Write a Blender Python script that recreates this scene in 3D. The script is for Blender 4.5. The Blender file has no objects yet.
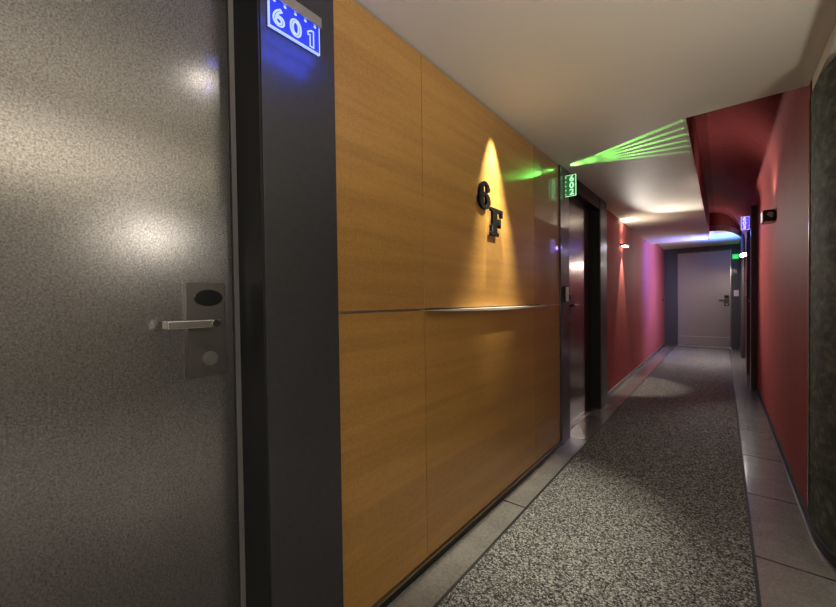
import bpy, bmesh, math, random
from mathutils import Vector, Matrix
random.seed(7)
S = bpy.context.scene
COL = S.collection
PI = math.pi

# ------------------------------------------------------------------ scale of the place (metres)
XW = -0.95        # veneer / door surround plane on the left
XD = -1.075       # door leaf plane on the left
XR = 0.325        # red wall on the right
CZ = 2.12         # dropped ceiling
EZ = 2.25         # ceiling at the far end
YE = 10.5         # end wall
YB = -3.2         # wall behind
LZ = 2.06         # ceiling of the lobby on the right

# ------------------------------------------------------------------ materials
def mat(name, color=(.5, .5, .5), rough=.5, metal=0.0, emit=None, estr=1.0, coat=0.0, coat_rough=.1, spec=.5):
    m = bpy.data.materials.new(name); m.use_nodes = True
    b = m.node_tree.nodes['Principled BSDF']
    b.inputs['Base Color'].default_value = (*color, 1)
    b.inputs['Roughness'].default_value = rough
    b.inputs['Metallic'].default_value = metal
    b.inputs['Coat Weight'].default_value = coat
    b.inputs['Coat Roughness'].default_value = coat_rough
    b.inputs['Specular IOR Level'].default_value = spec
    if emit:
        b.inputs['Emission Color'].default_value = (*emit, 1)
        b.inputs['Emission Strength'].default_value = estr
    return m

class NT:
    def __init__(s, m):
        s.t = m.node_tree; s.n = s.t.nodes; s.b = s.n['Principled BSDF']
    def new(s, typ, **kw):
        n = s.n.new(typ)
        for k, v in kw.items():
            if k in n.inputs: n.inputs[k].default_value = v
            else: setattr(n, k, v)
        return n
    def link(s, a, b): s.t.links.new(a, b)
    def coord(s, scale=(1, 1, 1), rot=(0, 0, 0)):
        g = s.new('ShaderNodeNewGeometry')
        mp = s.new('ShaderNodeMapping'); mp.inputs['Scale'].default_value = scale; mp.inputs['Rotation'].default_value = rot
        s.link(g.outputs['Position'], mp.inputs['Vector']); return mp.outputs['Vector']
    def noise(s, vec, scale, detail=3, rough=.55, dist=0):
        n = s.new('ShaderNodeTexNoise'); n.inputs['Scale'].default_value = scale
        n.inputs['Detail'].default_value = detail; n.inputs['Roughness'].default_value = rough
        n.inputs['Distortion'].default_value = dist
        s.link(vec, n.inputs['Vector']); return n.outputs['Fac']
    def ramp(s, fac, stops):
        r = s.new('ShaderNodeValToRGB'); e = r.color_ramp.elements
        while len(e) < len(stops): e.new(.5)
        for i, (p, c) in enumerate(stops): e[i].position = p; e[i].color = (*c, 1)
        s.link(fac, r.inputs['Fac']); return r.outputs['Color']
    def mix(s, fac, a, b, mode='MIX'):
        x = s.new('ShaderNodeMix', data_type='RGBA', blend_type=mode)
        for v, i in ((fac, 0), (a, 6), (b, 7)):
            if isinstance(v, (int, float)): x.inputs[i].default_value = v
            elif isinstance(v, tuple): x.inputs[i].default_value = (*v, 1)
            else: s.link(v, x.inputs[i])
        return x.outputs[2]
    def math(s, op, a, b=0.0):
        x = s.new('ShaderNodeMath', operation=op)
        for v, i in ((a, 0), (b, 1)):
            if isinstance(v, (int, float)): x.inputs[i].default_value = v
            else: s.link(v, x.inputs[i])
        return x.outputs[0]
    def color(s, c): s.link(c, s.b.inputs['Base Color'])
    def roughness(s, fac, lo, hi):
        r = s.new('ShaderNodeMapRange'); r.inputs['To Min'].default_value = lo; r.inputs['To Max'].default_value = hi
        s.link(fac, r.inputs['Value']); s.link(r.outputs['Result'], s.b.inputs['Roughness'])
    def bump(s, h, strength=.2, dist=.002):
        n = s.new('ShaderNodeBump'); n.inputs['Strength'].default_value = strength; n.inputs['Distance'].default_value = dist
        s.link(h, n.inputs['Height']); s.link(n.outputs['Normal'], s.b.inputs['Normal'])

def make_wood(name, off, tone, coat=.22, cr_=.2):
    m = mat(name, rough=.34, coat=coat, coat_rough=cr_); t = NT(m)
    v = t.coord((1, 1.6, 26)); 
    a = t.new('ShaderNodeVectorMath', operation='ADD'); t.link(v, a.inputs[0]); a.inputs[1].default_value = (off, off * 1.7, off * 2.3)
    v = a.outputs[0]
    grain = t.noise(v, 2.2, 5, .6, .5)
    fine = t.noise(t.coord((60, 90, 900)), 1.2, 3, .6)
    band = t.noise(t.coord((1, .35, 9)), 1.6, 2)
    fleck = t.noise(t.coord((90, 160, 160)), 1.0, 2, .7)
    c = t.ramp(grain, [(.30, (.36 * tone[0], .170 * tone[1], .034 * tone[2])), (.5, (.46 * tone[0], .235 * tone[1], .052 * tone[2])),
                       (.72, (.56 * tone[0], .31 * tone[1], .078 * tone[2]))])
    c = t.mix(.5, c, t.ramp(band, [(.40, (.28 * tone[0], .125 * tone[1], .026 * tone[2])), (.60, (.58 * tone[0], .31 * tone[1], .07 * tone[2]))]))
    c = t.mix(.30, c, t.ramp(fine, [(.3, (.30, .14, .03)), (.7, (.60, .34, .09))]))
    c = t.mix(.10, c, (.40, .30, .17))
    c = t.mix(.14, c, t.ramp(fleck, [(.35, (.22, .08, .01)), (.65, (.8, .42, .09))]))
    t.color(c); t.bump(fine, .12, .0008)
    return m
WOOD = [make_wood('honey_veneer_%d' % i, i * 3.7, tn, *((.7, .04) if i == 5 else (.22, .2))) for i, tn in enumerate([(.78, .73, .66), (.70, .65, .56), (.78, .74, .68), (.80, .77, .70), (.55, .47, .40), (.50, .40, .34)])]

def make_red():
    m = mat('maroon_paint', rough=.65, spec=.06); t = NT(m)
    n = t.noise(t.coord((22, 22, .6)), 1.0, 4, .6); f = t.noise(t.coord((160, 160, 160)), 1, 2)
    c = t.ramp(n, [(.3, (.26, .060, .058)), (.7, (.32, .078, .074))])
    t.color(c); t.bump(f, .08, .001); return m
RED = make_red()
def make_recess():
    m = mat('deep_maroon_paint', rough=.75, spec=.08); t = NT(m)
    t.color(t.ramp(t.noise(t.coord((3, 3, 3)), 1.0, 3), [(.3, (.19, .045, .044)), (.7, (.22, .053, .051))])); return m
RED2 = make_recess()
def make_ceil():
    m = mat('cream_ceiling_paint', rough=.6, spec=.25); t = NT(m)
    t.color(t.ramp(t.noise(t.coord(), 1.2, 2), [(.3, (.63, .60, .51)), (.7, (.67, .64, .55))])); return m
CEIL = make_ceil()
def make_steel():
    m = mat('brushed_steel_sheet', rough=.3, metal=.9); t = NT(m)
    sp = t.noise(t.coord((1, 1, 1)), 240, 2, .75); sp2 = t.noise(t.coord((1, 1, 1)), 110, 3, .75); big = t.noise(t.coord((1, 1, 1)), 3.0, 3)
    c = t.mix(.35, t.ramp(sp, [(.32, (.085, .08, .078)), (.68, (.55, .53, .51))]), t.ramp(sp2, [(.35, (.17, .163, .157)), (.65, (.44, .42, .405))]))
    t.color(t.mix(.2, c, t.ramp(big, [(.35, (.25, .24, .23)), (.65, (.4, .385, .37))])))
    t.roughness(big, .18, .26); t.bump(t.mix(.2, sp, sp2), .12, .0006)
    t.b.inputs['Anisotropic'].default_value = .3
    tg = t.new('ShaderNodeTangent', direction_type='UV_MAP'); t.link(tg.outputs[0], t.b.inputs['Tangent'])
    return m
STEEL = make_steel()
def make_steel_pale():
    m = mat('pale_steel_sheet', rough=.3, metal=.95); t = NT(m)
    sp = t.noise(t.coord(), 180, 2, .7)
    t.color(t.ramp(sp, [(.25, (.34, .31, .30)), (.75, (.46, .42, .41))])); t.roughness(t.noise(t.coord(), 4, 2), .17, .27); return m
STEEL2 = make_steel_pale()
STEEL3 = mat('dull_steel_sheet', (.27, .245, .24), .36, .6)
def make_frame():
    m = mat('charcoal_lacquer', rough=.42, coat=.15); t = NT(m)
    n = t.noise(t.coord((1, 1, 1)), 60, 3)
    t.color(t.ramp(n, [(.3, (.030, .030, .033)), (.7, (.038, .038, .042))])); t.bump(n, .03, .001); return m
FRAME = make_frame()
FRAMEG = mat('charcoal_high_gloss', (.034, .034, .038), .3, coat=1.0, coat_rough=.03)
for m_ in (FRAMEG, WOOD[5]): m_.node_tree.nodes['Principled BSDF'].inputs['Coat IOR'].default_value = 1.9
BLACK = mat('black_rubber', (.008, .008, .009), .6)
INK = mat('matt_black_lacquer', (.006, .006, .006), .6, spec=.08)
BLACKG = mat('black_gloss', (.01, .01, .011), .18)
def make_carpet():
    m = mat('speckled_loop_carpet', rough=.95, spec=.15); t = NT(m)
    vo = t.new('ShaderNodeTexVoronoi', Scale=185.0); t.link(t.coord(), vo.inputs['Vector'])
    sep = t.new('ShaderNodeSeparateColor'); t.link(vo.outputs['Color'], sep.inputs[0])
    c = t.ramp(sep.outputs[0], [(.15, (.020, .021, .021)), (.40, (.082, .079, .077)), (.66, (.185, .180, .176)), (.9, (.38, .372, .365))])
    c = t.mix(.10, c, t.ramp(t.noise(t.coord(), 90, 3, .7), [(.35, (.03, .029, .027)), (.65, (.24, .23, .21))]))
    t.color(c)
    h = t.math('SUBTRACT', 1.0, vo.outputs['Distance']); t.bump(h, .8, .004); return m
CARPET = make_carpet()
def make_stone(name, joint_y, joint_o, base):
    m = mat(name, rough=.25, coat=.4, coat_rough=.1); t = NT(m)
    a = t.noise(t.coord(), 7, 3, .5, 0); b = t.noise(t.coord(), 75, 2, .6)
    k = base
    c = t.mix(.5, t.ramp(a, [(.3, (.13 * k, .122 * k, .114 * k)), (.7, (.22 * k, .208 * k, .195 * k))]),
              t.ramp(b, [(.3, (.12 * k, .112 * k, .104 * k)), (.7, (.25 * k, .238 * k, .222 * k))]))
    g = t.new('ShaderNodeNewGeometry'); sx = t.new('ShaderNodeSeparateXYZ'); t.link(g.outputs['Position'], sx.inputs[0])
    yy = t.math('FRACT', t.math('DIVIDE', t.math('SUBTRACT', sx.outputs[1], joint_o), joint_y))
    j = t.math('LESS_THAN', yy, .011 / joint_y)
    t.color(t.mix(j, c, (.03, .028, .026)))
    return m
STONE_R = make_stone('grey_granite_tiles', .66, 2.76, .92)
STONE_L = make_stone('pale_granite_tiles', 1.2, 3.05, .95)
def make_dark_wall():
    m = mat('mottled_slate_cladding', rough=.8, spec=.12); t = NT(m)
    a = t.noise(t.coord((.7, .6, 1)), 22, 3, .7, .3); b = t.noise(t.coord((.7, .6, .9)), 9, 3, .6); f = t.noise(t.coord(), 150, 3, .7)
    c = t.mix(.5, t.ramp(a, [(.3, (.028, .033, .029)), (.5, (.09, .102, .092)), (.66, (.23, .255, .228))]),
              t.ramp(b, [(.3, (.034, .039, .035)), (.7, (.115, .13, .118))]))
    t.color(c); t.bump(t.mix(.5, a, f), .5, .004); return m
SLATE = make_dark_wall()
GREY = mat('warm_grey_plaster', (.42, .39, .35), .6)
CHROME = mat('polished_nickel', (.72, .69, .66), .18, 1.0)
NICKEL = mat('satin_nickel', (.33, .31, .29), .32, 1.0)
DARKMETAL = mat('dark_bronze_metal', (.09, .085, .08), .3, 1.0)
PLATE = mat('brushed_bronze_plate', (.135, .125, .115), .36, .85)
BRASS = mat('polished_brass', (.85, .6, .36), .18, 1.0)
ALU = mat('satin_aluminium', (.6, .57, .53), .35, 1.0)
WHITE = mat('white_plastic', (.75, .73, .70), .4)
PALEBOX = mat('pale_plastic', (.72, .72, .80), .3)
LIP = mat('pale_metal_trim', (.62, .57, .5), .4)

def emitter(name, col, strength): return mat(name, (.02, .02, .02), .3, emit=col, estr=strength)
BLUE_PANEL = emitter('lit_blue_acrylic', (.010, .032, .72), .9)
BLUE_EDGE = emitter('lit_blue_white_edge', (.40, .52, 1.0), 1.05)
GREEN_PANEL = emitter('lit_green_acrylic', (.01, .10, .025), 1.0)
GREEN_EDGE = emitter('lit_green_white_edge', (.45, 1.0, .50), 1.1)
VIOLET_PANEL = emitter('lit_violet_acrylic', (.10, .06, .62), 1.1)
VIOLET_EDGE = emitter('lit_violet_white_edge', (.62, .55, 1.0), 1.3)
EXIT_PANEL = emitter('lit_exit_green', (.02, .50, .10), 1.0)
LAMP = emitter('warm_lamp_lens', (1, .82, .62), 14)
LAMP_HOT = emitter('bright_lamp_lens', (1, .93, .80), 60)

# ------------------------------------------------------------------ building helpers
def link(name, bm, m, parent=None, bevel=0, smooth=False, uv=None):
    me = bpy.data.meshes.new(name)
    bmesh.ops.recalc_face_normals(bm, faces=bm.faces)
    off = parent_world(parent) if parent else Vector((0, 0, 0))
    bm.transform(Matrix.Translation(-off))
    if uv:
        L = bm.loops.layers.uv.new('UVMap')
        for f in bm.faces:
            for l in f.loops: l[L].uv = (l.vert.co[uv[0]], l.vert.co[uv[1]])
    if smooth:
        for f in bm.faces: f.smooth = True
        bm.normal_update()
        for e in bm.edges:
            if len(e.link_faces) != 2 or e.calc_face_angle(0) > .5: e.smooth = False
    bm.to_mesh(me); bm.free()
    o = bpy.data.objects.new(name, me); COL.objects.link(o)
    for mm in (m if isinstance(m, (list, tuple)) else [m]): me.materials.append(mm)
    if parent: o.parent = parent
    if bevel:
        b = o.modifiers.new('bevel', 'BEVEL'); b.width = bevel; b.segments = 3; b.limit_method = 'ANGLE'
    return o
def parent_world(p):
    v = Vector(p.location)
    while p.parent: p = p.parent; v += Vector(p.location)
    return v
def box(bm, lo, hi):
    r = bmesh.ops.create_cube(bm, size=1)
    for v in r['verts']:
        v.co = Vector([lo[i] + (v.co[i] + .5) * (hi[i] - lo[i]) for i in range(3)])
    return bm
def B(*boxes):
    bm = bmesh.new()
    for lo, hi in boxes: box(bm, lo, hi)
    return bm
def prism(pts, z0, z1, plane='xy'):
    """closed outline extruded; plane xy -> along z, xz -> along y, yz -> along x"""
    bm = bmesh.new()
    def P(a, b, c):
        return {'xy': (a, b, c), 'xz': (a, c, b), 'yz': (c, a, b)}[plane]
    lo = [bm.verts.new(P(a, b, z0)) for a, b in pts]; hi = [bm.verts.new(P(a, b, z1)) for a, b in pts]
    bm.faces.new(lo); bm.faces.new(list(reversed(hi)))
    n = len(pts)
    for i in range(n): bm.faces.new((lo[i], lo[(i + 1) % n], hi[(i + 1) % n], hi[i]))
    bmesh.ops.recalc_face_normals(bm, faces=bm.faces); bm.normal_update()
    bmesh.ops.triangulate(bm, faces=[f for f in bm.faces if len(f.verts) > 4])
    return bm
def strip(path, t, z0, z1, side=1):
    """a band following a plan path, thickness t to its left (side=1) or right"""
    n = len(path); out = []
    for i, p in enumerate(path):
        a = Vector(path[max(0, i - 1)]); b = Vector(path[min(n - 1, i + 1)]); d = (b - a).normalized()
        out.append((p[0] - d.y * t * side, p[1] + d.x * t * side))
    bm = bmesh.new()
    r = [[bm.verts.new((x, y, z)) for (x, y) in pts] for pts, z in ((path, z0), (path, z1), (out, z1), (out, z0))]
    for i in range(n - 1):
        for k in range(4): bm.faces.new((r[k][i], r[k][i + 1], r[(k + 1) % 4][i + 1], r[(k + 1) % 4][i]))
    for i in (0, n - 1): bm.faces.new([r[k][i] for k in range(4)])
    return bm
def cyl(bm, p, axis, r, h, seg=28, ry=None):
    q = Vector(axis).normalized().to_track_quat('Z', 'Y').to_matrix().to_4x4()
    r_ = bmesh.ops.create_cone(bm, segments=seg, radius1=r, radius2=r, depth=h, cap_ends=True)
    sc = Matrix.Diagonal((1, (ry or r) / r, 1, 1))
    bmesh.ops.transform(bm, matrix=Matrix.Translation(p) @ q @ sc, verts=r_['verts']); return bm
def empty(name, loc, label=None, cat=None, group=None, kind=None):
    o = bpy.data.objects.new(name, None); COL.objects.link(o); o.location = loc; o.empty_display_size = .05
    tag(o, label, cat, group, kind); return o
def tag(o, label=None, cat=None, group=None, kind=None):
    for k, v in (('label', label), ('category', cat), ('group', group), ('kind', kind)):
        if v: o[k] = v
    return o
def struct(name, bm, m, label, cat, **kw):
    return tag(link(name, bm, m, **kw), label, cat, None, 'structure')

def curve_mesh(name, cu, m, parent, world):
    """evaluate a curve / text object to one mesh, placed by the world matrix"""
    tmp = bpy.data.objects.new('tmp', cu); COL.objects.link(tmp)
    dg = bpy.context.evaluated_depsgraph_get(); dg.update()
    me = bpy.data.meshes.new_from_object(tmp.evaluated_get(dg)); bpy.data.objects.remove(tmp)
    off = parent_world(parent) if parent else Vector((0, 0, 0))
    me.transform(Matrix.Translation(-off) @ world)
    me.name = name; me.materials.clear(); me.materials.append(m)
    o = bpy.data.objects.new(name, me); COL.objects.link(o)
    if parent: o.parent = parent
    return o
def text_mesh(name, body, size, m, parent, world, wire=0, extrude=.001, sx=1.0):
    cu = bpy.data.curves.new(name, 'FONT'); cu.body = body; cu.size = size; cu.align_x = 'CENTER'; cu.align_y = 'CENTER'
    if wire:
        cu.fill_mode = 'NONE' if hasattr(cu, 'fill_mode') else cu.fill_mode
        cu.bevel_depth = wire; cu.bevel_resolution = 1; cu.extrude = 0
    else: cu.extrude = extrude
    return curve_mesh(name, cu, m, parent, world @ Matrix.Diagonal((sx, 1, 1, 1)))
def frame_m(origin, xdir, ydir):
    x = Vector(xdir).normalized(); y = Vector(ydir).normalized(); z = x.cross(y)
    M = Matrix((x, y, z)).transposed().to_4x4(); M.translation = Vector(origin); return M

# ------------------------------------------------------------------ the shell
struct('floor', B(((-1.4, YB, -.12), (4.2, YE + .3, -.012))), GREY, 'grey floor slab running the length of the corridor', 'floor')
# carpet runner with its thin black edging
def cl(y): return -.789 - .003 * max(0, min(y, 8))
def cr(y): return .094 + .0022 * max(0, min(y, 9))
ys = [YB + .02, 0, 2, 4, 6, 8, YE]
cpts = [(cl(y), y) for y in ys] + [(cr(y), y) for y in reversed(ys)]
tag(link('carpet_runner', prism(cpts, -.011, .003), CARPET), 'dark grey speckled carpet runner down the middle of the corridor floor', 'carpet')
struct('trim_1', strip([(cl(y) , y) for y in ys], .012, -.011, .004, 1), BLACK, 'thin black edging along the left side of the carpet', 'trim')
struct('trim_2', strip([(cr(y), y) for y in ys], .011, -.011, .004, -1), BLACK, 'thin black edging along the right side of the carpet', 'trim')
lp = [(cl(y) - .0125, y) for y in ys]
struct('floor_border_left', prism([(-1.2, YB)] + lp + [(-1.2, YE)], -.011, .001), STONE_L, 'pale polished granite border along the left wall', 'floor')
rp = [(cr(y) + .0115, y) for y in ys]
struct('floor_border_right', prism([(4.1, YB)] + rp[:] + [(.45, YE), (.45, 2.4), (4.1, 2.4)], -.011, .001), STONE_R, 'grey granite tile border along the right wall', 'floor')

struct('added_lobby_carpet', prism([(.14, YB + .02), (4.05, YB + .02), (4.05, .58), (1.8, .62), (.14, .46)], -.009, .004), CARPET, 'dark speckled carpet in the lobby to the right', 'floor')  # unseen carpet added so the lower steel door mirrors something darker
# ceilings
AX = -.172
cm = prism([(-1.3, YB), (XR, YB), (XR, 2.6), (AX, 2.6), (AX, 8.12), (-1.3, 8.12)], CZ, CZ + .16)
struct('ceiling', cm, CEIL, 'cream dropped ceiling over the corridor', 'ceiling')
struct('ceiling_lobby', prism([(XR + .001, YB), (4.2, YB), (4.2, 2.7), (XR + .001, 2.53)], LZ, LZ + .22), CEIL, 'lower cream ceiling to the right with a pale step edge', 'ceiling')
arc = []
for i in range(13):
    t = i / 12; arc.append((AX + t * (XR - AX), 8.14 + 1.55 * t ** 2.6))
ce = prism([(-1.3, 8.1), (AX, 8.1)] + arc + [(XR + .1, arc[-1][1]), (XR + .1, YE + .1), (-1.3, YE + .1)], EZ, EZ + .1)
struct('ceiling_end', ce, CEIL, 'raised pale ceiling in front of the end door with a curved front edge', 'ceiling')
struct('trim_3', B(((AX - .004, 2.598, CZ - .003), (AX + .012, 8.122, CZ + .016))), LIP, 'pale metal lip along the straight edge of the ceiling recess', 'trim')
# recess: inner side, top and far curved wall (deep maroon)
RZ = 2.56
rb = B(((AX - .02, 2.58, CZ + .012), (AX + .003, 8.3, RZ)), ((AX - .02, 2.56, RZ), (XR + .1, YE, RZ + .04)), ((AX - .02, 2.5, CZ + .012), (XR + .1, 2.598, RZ)))
struct('ceiling_recess', rb, RED2, 'deep maroon inside of the ceiling recess', 'ceiling')
struct('wall_recess_end', strip([(x, y) for x, y in arc], .03, EZ + .002, RZ, 1), RED2, 'curved maroon wall closing the far end of the ceiling recess', 'wall', smooth=True)
# right wall, red, coving into the recess
CR = .42
pr = [(XR, 0), (XR, RZ - CR)]
for i in range(1, 13):
    a = i / 12 * PI / 2; pr.append((XR - CR + CR * math.cos(a), RZ - CR + CR * math.sin(a)))
bm = bmesh.new(); A = [bm.verts.new((x, 2.57, z)) for x, z in pr]; Bv = [bm.verts.new((x, YE, z)) for x, z in pr]
A2 = [bm.verts.new((x + .09, 2.57, z + .03)) for x, z in pr]; B2 = [bm.verts.new((x + .09, YE, z + .03)) for x, z in pr]
n = len(pr)
for i in range(n - 1):
    f = bm.faces.new((A[i], A[i + 1], Bv[i + 1], Bv[i])); f.smooth = True
    bm.faces.new((A2[i + 1], A2[i], B2[i], B2[i + 1])); bm.faces.new((A[i + 1], A[i], A2[i], A2[i + 1])); bm.faces.new((Bv[i], Bv[i + 1], B2[i + 1], B2[i]))
bm.faces.new((A[0], Bv[0], B2[0], A2[0])); bm.faces.new((A[-1], A2[-1], B2[-1], Bv[-1]))
struct('wall_right', bm, RED, 'maroon red wall on the right curving up into the ceiling recess', 'wall', smooth=True)
# slate wall, curving away to the right towards the camera
R_ = .8; cyy = 2.42
wp = [(XR + .001, 2.562), (XR + .001, cyy)]
for i in range(1, 17):
    a = i / 16 * PI / 2; wp.append((XR + .001 + R_ * (1 - math.cos(a)), cyy - R_ * math.sin(a)))
wp.append((4.1, cyy - R_))
struct('wall_near_right', strip(wp, .1, 0, LZ - .001, 1), SLATE, 'dark mottled slate wall curving away on the right edge', 'wall', smooth=True)
struct('trim_4', B(((XR - .004, 2.5625, .05), (XR + .0, 2.5695 + .006, LZ - .01))), BRASS, 'slim brass strip between the red wall and the slate wall', 'trim')
# skirting on the right: black band with a pale bead at the floor
sp = [(XR, 5.9), (XR, 2.5)] + [(x - .001, y) for x, y in wp[1:]]
sk = empty('baseboard_right', (XR, 4, 0), 'low black skirting with a pale bead along the red and slate walls', 'baseboard', None, 'structure')
link('skirting_band', strip(sp, .008, .002, .05, -1), BLACK, sk, smooth=True)
link('floor_bead', strip([(x, y) for x, y in sp], .014, .001, .006, -1), NICKEL, sk, smooth=True)
# left wall: veneer backing, red wall
struct('wall_left', B(((-1.3, YB, 0), (-1.1, 4.1, CZ)), ((XW - .05, .735, 0), (XW - .022, 2.86, CZ)), ((-1.12, .735, 0), (XW - .05, .75, CZ)), ((-1.12, 2.845, 0), (XW - .05, 2.86, CZ)), ((XW - .05, YB, 0), (XW - .022, -.74, CZ))), FRAME, 'dark backing wall behind the veneer panels and doors on the left', 'wall')
rw = prism([(-1.0, 4.2), (-1.05, YE + .05), (-1.3, YE + .05), (-1.3, 4.2)], 0, CZ + .15)
struct('wall_left_far', rw, RED, 'maroon red wall on the far left with a sconce', 'wall')
bl = empty('baseboard_left', (-1, 6, 0), 'low black skirting with a pale top edge under the far red wall', 'baseboard', None, 'structure')
fp = [(-1.0005, 4.3), (-1.0495, YE - .13)]
link('skirting_band', strip(fp, .010, .001, .045, 1 if False else -1), BLACKG, bl)
link('top_bead', strip(fp, .011, .045, .050, -1), ALU, bl)
b2 = empty('baseboard_left_near', (XW, 1.8, 0), 'low metal skirting with a dark face under the veneer panels', 'baseboard', None, 'structure')
link('skirting_band', B(((XW - .02, .745, .001), (XW + .013, 2.845, .022))), DARKMETAL, b2)
link('top_bead', B(((XW - .02, .745, .022), (XW + .010, 2.845, .028))), ALU, b2)
# walls closing the place behind the camera
struct('wall_back', B(((-1.3, YB - .1, 0), (4.2, YB, CZ + .05))), GREY, 'plain grey wall behind the camera', 'wall')
struct('wall_lobby_right', B(((4.1, YB, 0), (4.2, 2.5, LZ))), GREY, 'plain grey wall at the far side of the lobby', 'wall')

# ------------------------------------------------------------------ veneer panels
JZ = 1.069
cols = [(.7465, 1.196), (1.199, 2.363), (2.366, 2.842)]
zs = [(.034, JZ - .004), (JZ + .004, CZ - .008)]
names = [['lower honey veneer panel beside the door numbered 601', 'lower wide honey veneer panel below the ledge', 'lower narrow honey veneer panel beside the green sign door'],
         ['upper honey veneer panel beside the door numbered 601', 'upper wide honey veneer panel behind the black 6 and F', 'upper narrow honey veneer panel under the green streaks']]
k = 0
for r, (z0, z1) in enumerate(zs):
    for c, (y0, y1) in enumerate(cols):
        o = link('veneer_panel', B(((XW - .0215, y0, z0), (XW, y1, z1))), WOOD[[0, 1, 4, 2, 3, 5][k]], bevel=.0012)
        tag(o, names[r][c], 'wall panel', 'honey veneer panels on the left wall'); k += 1
struct('trim_5', B(((XW - .0215, .7465, JZ - .0035), (XW + .001, 1.198, JZ + .0035))), ALU, 'thin metal joint strip left of the ledge', 'trim')
struct('trim_6', B(((XW - .0215, 2.464, JZ - .0035), (XW + .001, 2.842, JZ + .0035))), ALU, 'thin metal joint strip right of the ledge', 'trim')
# ledge: slim metal shelf, slightly bowed at the front
fr = [(1.2, JZ - .002), (2.455, JZ - .002)] + [(2.455 - 1.255 * i / 20, JZ - .005 - .012 * math.sin(PI * i / 20) ** .8) for i in range(21)]
bm = prism(fr, XW - .001, XW + .048, 'yz')
tag(link('wall_ledge', bm, LIP, bevel=.0015), 'slim bowed metal ledge on the veneer below the black 6 and F', 'ledge')

# ------------------------------------------------------------------ black characters on the veneer
def poly_curve(name, loops, depth):
    cu = bpy.data.curves.new(name, 'CURVE'); cu.dimensions = '2D'; cu.fill_mode = 'BOTH'; cu.extrude = depth / 2
    cu.bevel_depth = .0008
    for lp_ in loops:
        s = cu.splines.new('POLY'); s.points.add(len(lp_) - 1)
        for p, q in zip(s.points, lp_): p.co = (q[0], q[1], 0, 1)
        s.use_cyclic_u = True
    return cu
def ell(cx, cy, rx, ry, a0=0, a1=360, n=40): return [(cx + rx * math.cos(math.radians(a0 + (a1 - a0) * i / (n - 1))), cy + ry * math.sin(math.radians(a0 + (a1 - a0) * i / (n - 1)))) for i in range(n)]
def six():
    # unit height 1, width .68
    o = ell(.34, .31, .34, .31, -200, 60, 40)                 # bowl, from its left side under and up to the right shoulder
    o = [(.0, .40)] + ell(.34, .31, .34, .31, -197, 75, 40)
    o += [(.36, .625), (.27, .60)]
    o += [(.255, .70)] + ell(.375, .76, .11, .12, 180, 40, 12)  # inside of the hook
    o += ell(.545, .745, .115, .105, 215, 380, 14)             # ball end of the hook
    o += ell(.36, .66, .30, .34, 30, 120, 14) + ell(.36, .50, .36, .50, 122, 180, 12)
    return [o, ell(.345, .31, .105, .205, 0, 351, 30)]
def letter_f():
    return [[(0, 0), (.50, 0), (.50, .12), (.40, .12), (.40, .42), (.55, .42), (.55, .33), (.65, .33), (.65, .66), (.55, .66), (.55, .56), (.40, .56), (.40, .87),
             (.66, .87), (.66, .72), (.78, .72), (.78, 1), (0, 1), (0, .88), (.12, .88), (.12, .12), (0, .12)]]
DEP = .012
def wall_char(name, loops, y0, z0, h, wide, label):
    cu = poly_curve(name, loops, DEP)
    w = frame_m((XW + .010 + DEP / 2, y0, z0), (0, 1, 0), (0, 0, 1)) @ Matrix.Diagonal((h * wide, h, 1, 1))
    o = curve_mesh(name, cu, INK, None, w); return o
t = empty('wall_numeral', (XW, 1.66, 1.575), 'black raised numeral 6 standing off the veneer, upper left of the F', 'numeral')
o = wall_char('numeral_body', six(), 1.622, 1.567, .142, 1.18, ''); o.data.transform(Matrix.Translation(-Vector(t.location))); o.parent = t
link('stand_off', cyl(bmesh.new(), (XW + .006, 1.69, 1.59), (1, 0, 0), .005, .013), BLACK, t)
t = empty('wall_letter', (XW, 1.80, 1.447), 'black raised slab letter F standing off the veneer, below the 6', 'letter')
o = wall_char('letter_body', letter_f(), 1.738, 1.446, .145, 1.18, ''); o.data.transform(Matrix.Translation(-Vector(t.location))); o.parent = t
link('stand_off', cyl(bmesh.new(), (XW + .006, 1.762, 1.50), (1, 0, 0), .005, .013), BLACK, t)

# ------------------------------------------------------------------ doors
def lock(parent, x, y0, y1, z0, z1, lever_dir, plate_m):
    """plate on a left-hand door (faces +x) with card reader, lever and keyhole"""
    p = link('lock_plate', B(((x - .002, y0, z0), (x + .018, y1, z1))), plate_m, parent, bevel=.002); tag(p, 'bronze lock plate')
    yc = (y0 + y1) / 2; h = z1 - z0
    link('card_reader', cyl(bmesh.new(), (x + .019, yc + .004, z1 - .165 * h), (1, 0, 0), .035, .006, 36, .022), BLACKG, p, bevel=.0015)
    bm = cyl(bmesh.new(), (x + .019, yc + .005, z0 + .185 * h), (1, 0, 0), .019, .004)
    cyl(bm, (x + .0215, yc + .005, z0 + .185 * h), (1, 0, 0), .013, .004); box(bm, (x + .022, yc + .003, z0 + .185 * h - .008), (x + .025, yc + .007, z0 + .185 * h + .008))
    link('keyhole', bm, NICKEL, p)
    ny = yc + .014 * -lever_dir; zl = z0 + .565 * h
    bm = B(((x + .052, min(ny, ny + lever_dir * .118), zl - .010), (x + .061, max(ny, ny + lever_dir * .118), zl + .010)))
    e = ny + lever_dir * .118
    box(bm, (x + .022, min(e, e - lever_dir * .008), zl - .010), (x + .0525, max(e, e - lever_dir * .008), zl + .010))
    link('lever', bm, CHROME, p, bevel=.002)
    bm = cyl(bmesh.new(), (x + .04, ny + lever_dir * .009, zl), (1, 0, 0), .0095, .05)
    link('lever_neck', bm, DARKMETAL, p)
    return p
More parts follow.
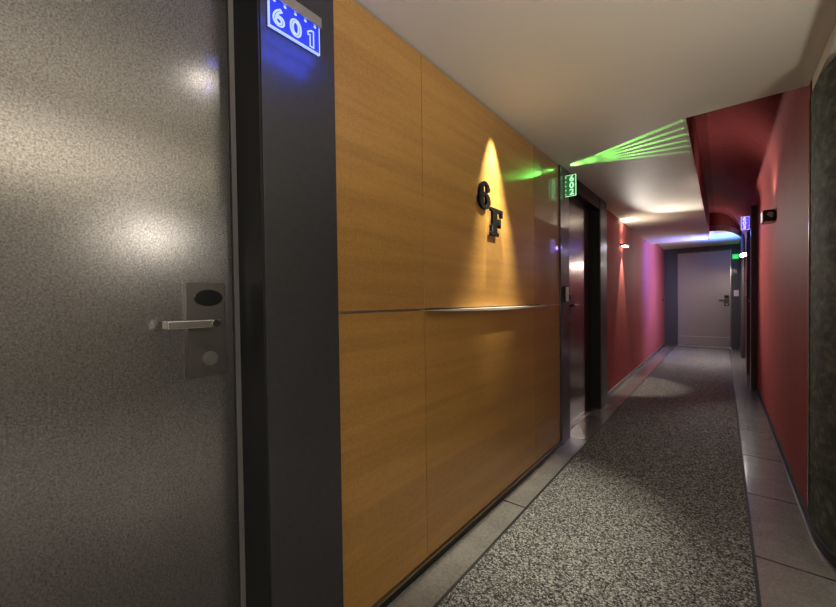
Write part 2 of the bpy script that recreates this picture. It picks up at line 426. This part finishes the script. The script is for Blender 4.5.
# door 601
d1 = empty('door_1', (XD, 0, 0), 'brushed steel door behind the blue 601 sign, nearest on the left', 'door', None, 'structure')
link('leaf', B(((XD - .04, -.475, .006), (XD, .4795, 2.06))), STEEL, d1, uv=(1, 2), bevel=.001)
lf = [c for c in d1.children if c.name.startswith('leaf')][0]
link('frame_strip', B(((XD - .04, .4835, 0), (XD + .001, .4975, 2.11))), mat('grey_steel_edge', (.22, .21, .2), .4, .3), d1)
link('gap', B(((XD - .04, .4795, 0), (XD - .012, .4835, 2.06))), BLACK, d1)
link('reveal', B(((XD - .03, .498, .0), (XW + .010, .503, 2.118))), BLACK, d1)
link('surround', B(((XD - .02, .5032, 0), (XW + .014, .7445, 2.118))), FRAME, d1, bevel=.002)
link('surround', B(((XD - .02, -.74, 0), (XW + .014, -.50, 2.118))), FRAME, d1, bevel=.002)
link('header', B(((XD - .03, -.4995, 2.062), (XW + .012, .4975, 2.118))), BLACK, d1)
link('threshold', B(((XD - .03, -.49, .0005), (XW + .01, .497, .006))), ALU, d1)
lock(lf, XD, .357, .450, .912, 1.160, -1, PLATE)
# door 602
d2 = empty('door_2', (XD, 3.5, 0), 'steel door recessed in a charcoal surround under the green sign', 'door', None, 'structure')
X2 = -1.02
l2 = link('leaf', B(((X2 - .04, 3.058, .01), (X2, 3.75, 2.0))), STEEL2, d2, uv=(1, 2))
link('fixed_panel', B(((X2 - .04, 3.755, .0), (X2 - .012, 4.014, 2.0))), BLACK, d2)
link('surround', B(((XD - .02, 2.846, 0), (XW + .012, 3.04, 2.118))), FRAMEG, d2, bevel=.002)
link('surround', B(((XD - .02, 4.03, 0), (XW + .012, 4.29, 2.118))), FRAME, d2, bevel=.002)
link('reveal', B(((XD - .03, 4.015, 0), (XW + .008, 4.03, 2.118))), BLACK, d2)
link('reveal', B(((XD - .03, 3.04, 0), (XW + .008, 3.055, 2.118))), BLACK, d2)
link('header', B(((XD - .03, 3.055, 2.00), (XW + .006, 4.015, 2.118))), BLACK, d2)
link('threshold', B(((X2 - .045, 3.056, .0005), (X2 + .03, 4.014, .006)), ((X2 + .008, 3.056, .006), (X2 + .016, 4.014, .009))), ALU, d2)
lock(l2, X2, 3.20, 3.29, .912, 1.160, 1, PLATE)
# end door (faces -y)
d3 = empty('door_3', (-.32, YE, 0), 'pale steel door closing the far end of the corridor', 'door', None, 'structure')
YF = YE - .005
l3 = link('leaf', B(((-.792, YF - .015, .03), (.140, YF + .03, 2.135))), STEEL3, d3, bevel=.002)
tag(link('kick_plate', B(((-.78, YF - .018, .035), (.128, YF - .0148, .235))), STEEL3, l3), 'brushed kick plate')
link('kick_edge', B(((-.785, YF - .020, .235), (.132, YF - .0148, .242))), ALU, l3)
link('frame', B(((-1.06, YF - .06, 0), (-.797, YF + .04, EZ)), ((.155, YF - .06, 0), (XR, YF + .04, EZ)), ((-.797, YF - .06, 2.145), (.155, YF + .04, EZ))), FRAME, d3, bevel=.002)
link('frame_edge', B(((.1405, YF - .022, .0), (.1548, YF + .02, 2.14))), STEEL2, d3)
link('threshold', B(((-.797, YF - .055, .001), (.155, YF, .028))), ALU, d3)
p = link('lock_plate', B(((.035, YF - .030, .925), (.122, YF - .0145, 1.165))), DARKMETAL, l3, bevel=.003); tag(p, 'dark lock plate')
link('card_reader', cyl(bmesh.new(), (.078, YF - .032, 1.128), (0, 1, 0), .034, .006, 32, .022), BLACKG, p)
bm = B(((-.045, YF - .085, 1.045), (.072, YF - .072, 1.066))); box(bm, (-.045, YF - .085, 1.045), (-.035, YF - .045, 1.066)); cyl(bm, (.065, YF - .05, 1.055), (0, 1, 0), .01, .05)
link('lever', bm, DARKMETAL, p, bevel=.002)
link('keyhole', cyl(bmesh.new(), (.078, YF - .032, .965), (0, 1, 0), .018, .006), NICKEL, p)
# right-hand door 603: two projecting jambs and a recessed leaf; and a third jamb with its door beyond
d4 = empty('door_4', (XR, 6.6, 0), 'charcoal door surround projecting from the right wall under the violet sign', 'door', None, 'structure')
link('jamb', B(((.268, 5.94, 0), (XR - .0005, 6.12, 2.19))), FRAME, d4, bevel=.002)
link('jamb', B(((.275, 7.14, 0), (XR - .0005, 7.31, 2.19))), FRAME, d4, bevel=.002)
link('header', B(((.278, 6.1205, 2.02), (XR - .0005, 7.1395, 2.185))), BLACK, d4)
l4 = link('leaf', B(((XR - .012, 6.122, .004), (XR - .0005, 7.138, 2.018))), STEEL2, d4)
bm = B(((.262, 6.30, 1.05), (.271, 6.42, 1.07))); cyl(bm, (.29, 6.31, 1.06), (1, 0, 0), .01, .045); link('lever', bm, CHROME, l4)
d5 = empty('door_5', (XR, 9.6, 0), 'charcoal door surround on the right nearest the end door', 'door', None, 'structure')
link('jamb', B(((.268, 8.95, 0), (XR - .0005, 9.13, EZ - .002))), FRAME, d5, bevel=.02)
link('jamb', B(((.275, 10.2, 0), (XR - .0005, 10.43, EZ - .002))), FRAME, d5, bevel=.002)
link('header', B(((.280, 9.1305, 2.02), (XR - .0005, 10.1995, EZ - .002))), BLACK, d5)
link('leaf', B(((XR - .012, 9.132, .004), (XR - .0005, 10.198, 2.018))), STEEL2, d5)

# ------------------------------------------------------------------ number signs
def number_sign(name, origin, along, up, digits, panel_m, edge_m, label, group, vertical=False, bh=.030):
    """bracket with an edge-lit acrylic plate hanging off it. origin: middle of the bracket on the surface;
    along: direction of the bracket's length; up: from plate towards bracket; the plate is .165 x .08."""
    a = Vector(along).normalized(); u = Vector(up).normalized(); nrm = a.cross(u) if not vertical else u.cross(a)
    t = empty(name, origin, label, 'door sign', group)
    O = Vector(origin)
    def obox(nm, a0, a1, u0, u1, n0, n1, m, parent, bevel=0):
        bm = bmesh.new(); r = bmesh.ops.create_cube(bm, size=1)
        for v in r['verts']:
            q = v.co + Vector((.5, .5, .5))
            v.co = O + a * (a0 + q.x * (a1 - a0)) + u * (u0 + q.y * (u1 - u0)) + nrm * (n0 + q.z * (n1 - n0))
        return link(nm, bm, m, parent, bevel=bevel)
    W, Hh = .080, .078
    obox('bracket', -W - .004, W + .004, 0, bh, -.010, .010, ALU, t, .002)
    pl = obox('plate', -W, W, -Hh, .0, -.003, .003, panel_m, t)
    e = .0035
    bm = bmesh.new()
    for (a0, a1, u0, u1) in ((-W, W, -Hh, -Hh + e), (-W, -W + e * .8, -Hh, 0), (W - e * .8, W, -Hh, 0)):
        r = bmesh.ops.create_cube(bm, size=1)
        for v in r['verts']:
            q = v.co + Vector((.5, .5, .5))
            v.co = O + a * (a0 + q.x * (a1 - a0)) + u * (u0 + q.y * (u1 - u0)) + nrm * (-.0036 + q.z * .0072)
    link('lit_edge', bm, edge_m, pl)
    for i in range(5):
        bm = bmesh.new()
        c = O + a * (-W + W * 2 * (i + .5) / 5) + u * -.004
        r = bmesh.ops.create_icosphere(bm, subdivisions=2, radius=.0055)
        for v in r['verts']: v.co = c + a * v.co.x * 1.3 + u * v.co.y * 1.1 + nrm * v.co.z * .75
        link('led_spot', bm, edge_m, pl)
    return t, O, a, u, nrm, pl
def one_mesh(m, parent, w, h):
    cu = bpy.data.curves.new('digit', 'CURVE'); cu.dimensions = '3D'; cu.bevel_depth = .0024; cu.bevel_resolution = 1
    s_ = cu.splines.new('POLY'); q = [(-.13, -.5), (.13, -.5), (.13, .5), (-.02, .5), (-.28, .33), (-.28, .14), (-.13, .22)]
    s_.points.add(len(q) - 1); s_.use_cyclic_u = True
    for p_, c_ in zip(s_.points, q): p_.co = (c_[0] * h, c_[1] * h, 0, 1)
    return curve_mesh('digit', cu, m, parent, w)
# 601: parallel to the surround, bracket along the top
SX = XW + .014
t, O, a, u, nrm, pl = number_sign('number_sign', (SX + .0105, .600, 1.914), (0, 1, 0), (0, 0, 1), '601', BLUE_PANEL, BLUE_EDGE,
    'blue lit acrylic sign reading 601 on the charcoal surround', 'lit door number signs')
for i, ch in enumerate('601'):
    w = frame_m(O + a * (-.052 + .052 * i) + u * -.045 + nrm * .0036, a, u)
    if ch == '1': one_mesh(BLUE_EDGE, pl, w, .046)
    else: text_mesh('digit', ch, .064, BLUE_EDGE, pl, w, wire=.0024, sx=1.15)
# 602: blade sign standing out from the surround, read down the plate
def blade(name, origin, out, digits, pm, em, label, gsx=1.0):
    t, O, a, u, nrm, pl = number_sign(name, origin, (0, 0, -1), tuple(-Vector(out)), digits, pm, em, label, 'lit door number signs', True, .010)
    right = Vector((1, 0, 0))
    for i, ch in enumerate(digits):
        w = frame_m(O + a * (-.050 + .050 * i) + u * -.047 + Vector((0, -.0036, 0)), right, (0, 0, 1))
        text_mesh('digit', ch, .060, em, pl, w, wire=.0021, sx=1.1)
    return t
blade('number_sign', (XW + .012 + .0105, 2.93, 1.970), (1, 0, 0), '602', GREEN_PANEL, GREEN_EDGE, 'green lit acrylic blade sign reading 602 near the ceiling')
blade('number_sign', (.268 - .0105, 6.02, 2.005), (-1, 0, 0), '603', VIOLET_PANEL, VIOLET_EDGE, 'small violet lit blade sign on the right wall surround')
# green sign on the end frame
ex = empty('exit_sign', (.225, YF - .06, 1.92), 'small green lit sign on the dark frame right of the end door', 'sign')
link('housing', B(((.165, YF - .082, 1.925), (.285, YF - .0605, 2.035))), DARKMETAL, ex, bevel=.002)
link('lit_face', B(((.170, YF - .086, 1.930), (.280, YF - .0815, 2.030))), EXIT_PANEL, ex)

# ------------------------------------------------------------------ sconces and wall fittings
def sconce(loc, out, lens_m, label, L=.20, D=.075, Hh=.022):
    x, y, z = loc; s = out
    t = empty('wall_sconce', loc, label, 'wall light', 'slim up and down wall sconces')
    x0, x1 = sorted((x, x + s * D))
    link('body', B(((x0, y - L / 2, z - Hh / 2), (x1, y + L / 2, z + Hh / 2))), DARKMETAL, t, bevel=.002)
    xa, xb = sorted((x + s * .012, x + s * (D - .012)))
    link('lens', B(((xa, y - L / 2 + .02, z + Hh / 2 - .002), (xb, y + L / 2 - .02, z + Hh / 2 + .002))), lens_m, t)
    link('lens', B(((xa, y - L / 2 + .02, z - Hh / 2 - .006), (xb, y + L / 2 - .02, z - Hh / 2 + .002))), lens_m, t)
    return t
sconce((-1.008, 5.42, 1.80), 1, LAMP, 'slim lit sconce on the left red wall')
sconce((.3245, 8.3, 1.83), -1, LAMP_HOT, 'glaring lit sconce on the far right wall beyond the violet sign', L=.16)
hs = [o for o in bpy.data.objects if o.name.startswith('wall_sconce') and o.location.x > 0][0]
bm = bmesh.new(); bmesh.ops.create_uvsphere(bm, u_segments=20, v_segments=12, radius=.030, matrix=Matrix.Translation((.262, 8.215, 1.805)))
tag(link('bulb', bm, LAMP_HOT, hs, smooth=True), 'glaring round bulb')
bx = empty('wall_spotlight', (XR, 4.06, 1.70), 'small black box fitting high on the right red wall', 'wall light')
link('body', B(((XR - .072, 4.02, 1.702), (XR - .0005, 4.20, 1.792))), BLACKG, bx, bevel=.006)
link('front_plate', B(((XR - .078, 4.03, 1.708), (XR - .0715, 4.19, 1.786))), ALU, bx, bevel=.003)
bm = cyl(bmesh.new(), (XR - .034, 4.018, 1.755), (0, 1, 0), .018, .006); cyl(bm, (XR - .026, 4.0175, 1.735), (0, 1, 0), .008, .005)
link('lens', bm, NICKEL, bx)
cb = empty('call_box', (XW + .012, 2.925, 1.08), 'small pale call box on the charcoal surround of the green sign door', 'call box')
link('body', B(((XW + .010, 2.885, 1.085), (XW + .032, 2.955, 1.205))), BLACKG, cb, bevel=.002)
link('face', B(((XW + .032, 2.890, 1.090), (XW + .036, 2.950, 1.200))), PALEBOX, cb, bevel=.001)
sw = empty('switch_plate', (.235, YF - .06, 1.17), 'square white switch plate on the frame right of the end door', 'switch')
link('plate', B(((.195, YF - .069, 1.135), (.290, YF - .0605, 1.265))), WHITE, sw, bevel=.002)
link('rocker', B(((.225, YF - .073, 1.17), (.262, YF - .069, 1.235))), PALEBOX, sw, bevel=.002)
s2 = empty('switch_plate', (XR, 8.0, 1.17), 'narrow white switch plate on the right-hand charcoal jamb below the violet sign', 'switch')
link('plate', B(((.268, 7.22 - .09, 1.13), (.2745, 7.22 + .07, 1.33))), WHITE, s2, bevel=.002)
link('rocker', B(((.2655, 7.19, 1.19), (.2678, 7.24, 1.27))), PALEBOX, s2)
st = empty('wall_button', (-1.046, 10.02, 1.065), 'tiny dark button on the far left red wall', 'button')
link('cap', cyl(bmesh.new(), (-1.040, 10.02, 1.08), (1, 0, 0), .022, .018), BLACKG, st)

# ------------------------------------------------------------------ lights
def light(kind, name, loc, energy, color, radius=.03, aim=None, size=None, blend=.5, shape=None, sy=None, spec=1.0):
    d = bpy.data.lights.new(name, kind); d.energy = energy; d.color = color
    if kind in ('POINT', 'SPOT'): d.shadow_soft_size = radius
    if kind == 'SPOT': d.spot_size = math.radians(size); d.spot_blend = blend
    if kind == 'AREA':
        d.size = size
        if sy: d.shape = 'RECTANGLE'; d.size_y = sy
    d.specular_factor = spec
    o = bpy.data.objects.new(name, d); COL.objects.link(o); o.location = loc
    if aim: o.rotation_euler = Vector(aim).to_track_quat('-Z', 'Y').to_euler()
    return o
WARM = (1, .86, .70); WARM2 = (1, .78, .56); NEUT = (1, .92, .82)
# wall-washer over the 6 and F, then an added fill spot
light('SPOT', 'washer_and_fill_light', (XW + .068, 1.79, CZ - .02), 138, (1, .94, .74), .014, (0, 0.015, -1), 49, .85)
light('SPOT', 'washer_and_fill_light', (XW + .45, 1.82, CZ - .015), 60, (1, .92, .66), .015, (-.45, 0, -.70), 36, .95)  # added spot with no lamp of its own, evens the beam lower down
# corridor downlights above and behind the camera
light('SPOT', 'downlight', (-.37, .68, CZ - .02), .9, NEUT, .012, (0, 0, -1), 150, .6)
light('SPOT', 'downlight', (-.35, -1.2, CZ - .02), 30, NEUT, .03, (0, 0, -1), 150, .6)
# lobby lamps, then added fill spots
light('POINT', 'lobby_lamp', (3.2, 1.42, 1.93), 14, NEUT, .04)
light('POINT', 'lobby_lamp', (1.9, -1.2, 1.3), 36, NEUT, .25)
light('SPOT', 'lobby_ceiling_fill', (1.5, .1, 1.05), 165, NEUT, .12, (-.55, .25, 1), 115, .9)  # added to brighten the near ceiling while missing the veneer
light('SPOT', 'lobby_floor_fill', (1.5, .65, LZ - .02), 140, NEUT, .04, (0, 0, -1), 100, .8)  # added to brighten the lobby floor mirrored in the steel door
# left sconce, ending with an added fill spot
light('SPOT', 'sconce_and_fill_light', (-.935, 5.42, 1.83), 30, WARM, .015, (-.05, 0, 1), 52, .5)
light('SPOT', 'sconce_and_fill_light', (-.935, 5.42, 1.77), 60, WARM, .015, (-.05, 0, -1), 50, .5)
light('SPOT', 'sconce_and_fill_light', (-.84, 5.45, 1.83), 4.5, WARM, .02, (.25, .05, 1), 140, .6)
light('SPOT', 'sconce_and_fill_light', (-.87, 5.42, 1.80), 62, NEUT, .03, (1, -.8, -.25), 114, .6)  # added front spot brightening the red wall opposite; the sconce shines up and down
# right far sconce
light('SPOT', 'sconce_and_fill_light', (.285, 8.3, 1.80), 14, (1, .85, .66), .02, (-.15, 0, -1), 120, .7)
light('SPOT', 'sconce_and_fill_light', (.225, 8.28, 1.83), 70, (1, .90, .80), .03, (-1, 0, -.45), 158, .5)
light('SPOT', 'sconce_and_fill_light', (.27, 8.1, 1.85), 5, (1, .75, .65), .03, (-.2, -1, .9), 90, .7)
light('SPOT', 'sconce_and_fill_light', (.20, 8.3, 1.79), 38, (1, .88, .78), .03, (-.35, .45, -1), 135, .7)
# black box fitting, lit upwards
light('SPOT', 'fitting_light', (.20, 4.12, 1.86), 5.5, (1, .86, .78), .03, (-.05, 0, 1), 140, .8)
# glow of the signs
for q in range(9):
    light('POINT', 'sign_glow', (SX + .026, .527 + q * .0182, 1.829), .022, (.02, .07, 1.0), .012)
for q in range(4):
    light('POINT', 'sign_glow', (SX + .055, .54 + q * .04, 1.805), .11, (.02, .07, 1.0), .02)
light('POINT', 'sign_glow', (SX + .022, .512, 1.86), .03, (.02, .07, 1.0), .012)
light('POINT', 'sign_glow', (.16, 6.1, 1.95), .7, (.25, .18, 1.0), .03)
light('SPOT', 'sign_glow', (.2, 7.6, 1.98), 260, (.04, .12, 1.0), .04, (-1, .4, -.3), 110, .95)
light('SPOT', 'sign_glow', (-.05, 8.9, 1.75), 70.0, (.10, .26, 1.0), .06, (.1, .1, 1), 130, .8)
light('POINT', 'sign_glow', (.22, YF - .14, 1.98), .25, (.1, 1.0, .25), .03)
# green beams raking the ceiling and the veneer from the 602 sign
gx, gy, gz = XW + .07, 2.925, CZ - .045
for (ty, e, sz) in ((2.62, 34, 5.5), (2.74, 40, 4.5), (2.85, 44, 5), (2.97, 40, 4.5), (3.08, 30, 5), (3.20, 16, 5.5)):
    d = Vector((-.17 - gx, ty - gy, 0)).normalized()
    for el, kk, zz in ((.09, 3.2, 1), (.15, 1.0, 1.5), (.30, .10, 2.8)):
        light('SPOT', 'sign_beam', (gx, gy, gz), e * kk, (.24, 1.0, .14), .002, (d.x, d.y, el), sz * zz, .7)
light('SPOT', 'sign_beam', (gx - .02, gy, gz), 2.2, (.24, 1.0, .14), .004, (.5, -.05, .42), 75, .9)
for (ty, tz, e) in ((1.9, 1.80, 8), (1.9, 1.88, 8), (1.9, 1.95, 5)):
    light('SPOT', 'sign_beam', (XW + .06, 2.90, 2.085), e, (.16, 1.0, .12), .002, (-.10, ty - 2.9, tz - 2.085), 6, .6)

w = bpy.data.worlds.new('world'); S.world = w; w.use_nodes = True
w.node_tree.nodes['Background'].inputs[0].default_value = (.5, .45, .4, 1); w.node_tree.nodes['Background'].inputs[1].default_value = .05

# ------------------------------------------------------------------ camera
cam = bpy.data.cameras.new('camera'); co = bpy.data.objects.new('camera', cam); COL.objects.link(co)
Rm = Matrix(((.77265404, -.0000696, .63482733), (.63468152, .02151658, -.77247421), (-.01360554, .99976849, .01666904)))
mw = Rm.to_4x4(); mw.translation = Vector((0, 0, 1.1)); co.matrix_world = mw
cam.sensor_fit = 'HORIZONTAL'; cam.sensor_width = 36; cam.lens = 370 / 836 * 36; cam.shift_y = 4.806 / 836; cam.clip_start = .02
S.camera = co
S.view_settings.view_transform = 'Standard'; S.view_settings.look = 'None'; S.view_settings.gamma = 1; S.view_settings.use_curve_mapping = False
S.view_settings.exposure = .42
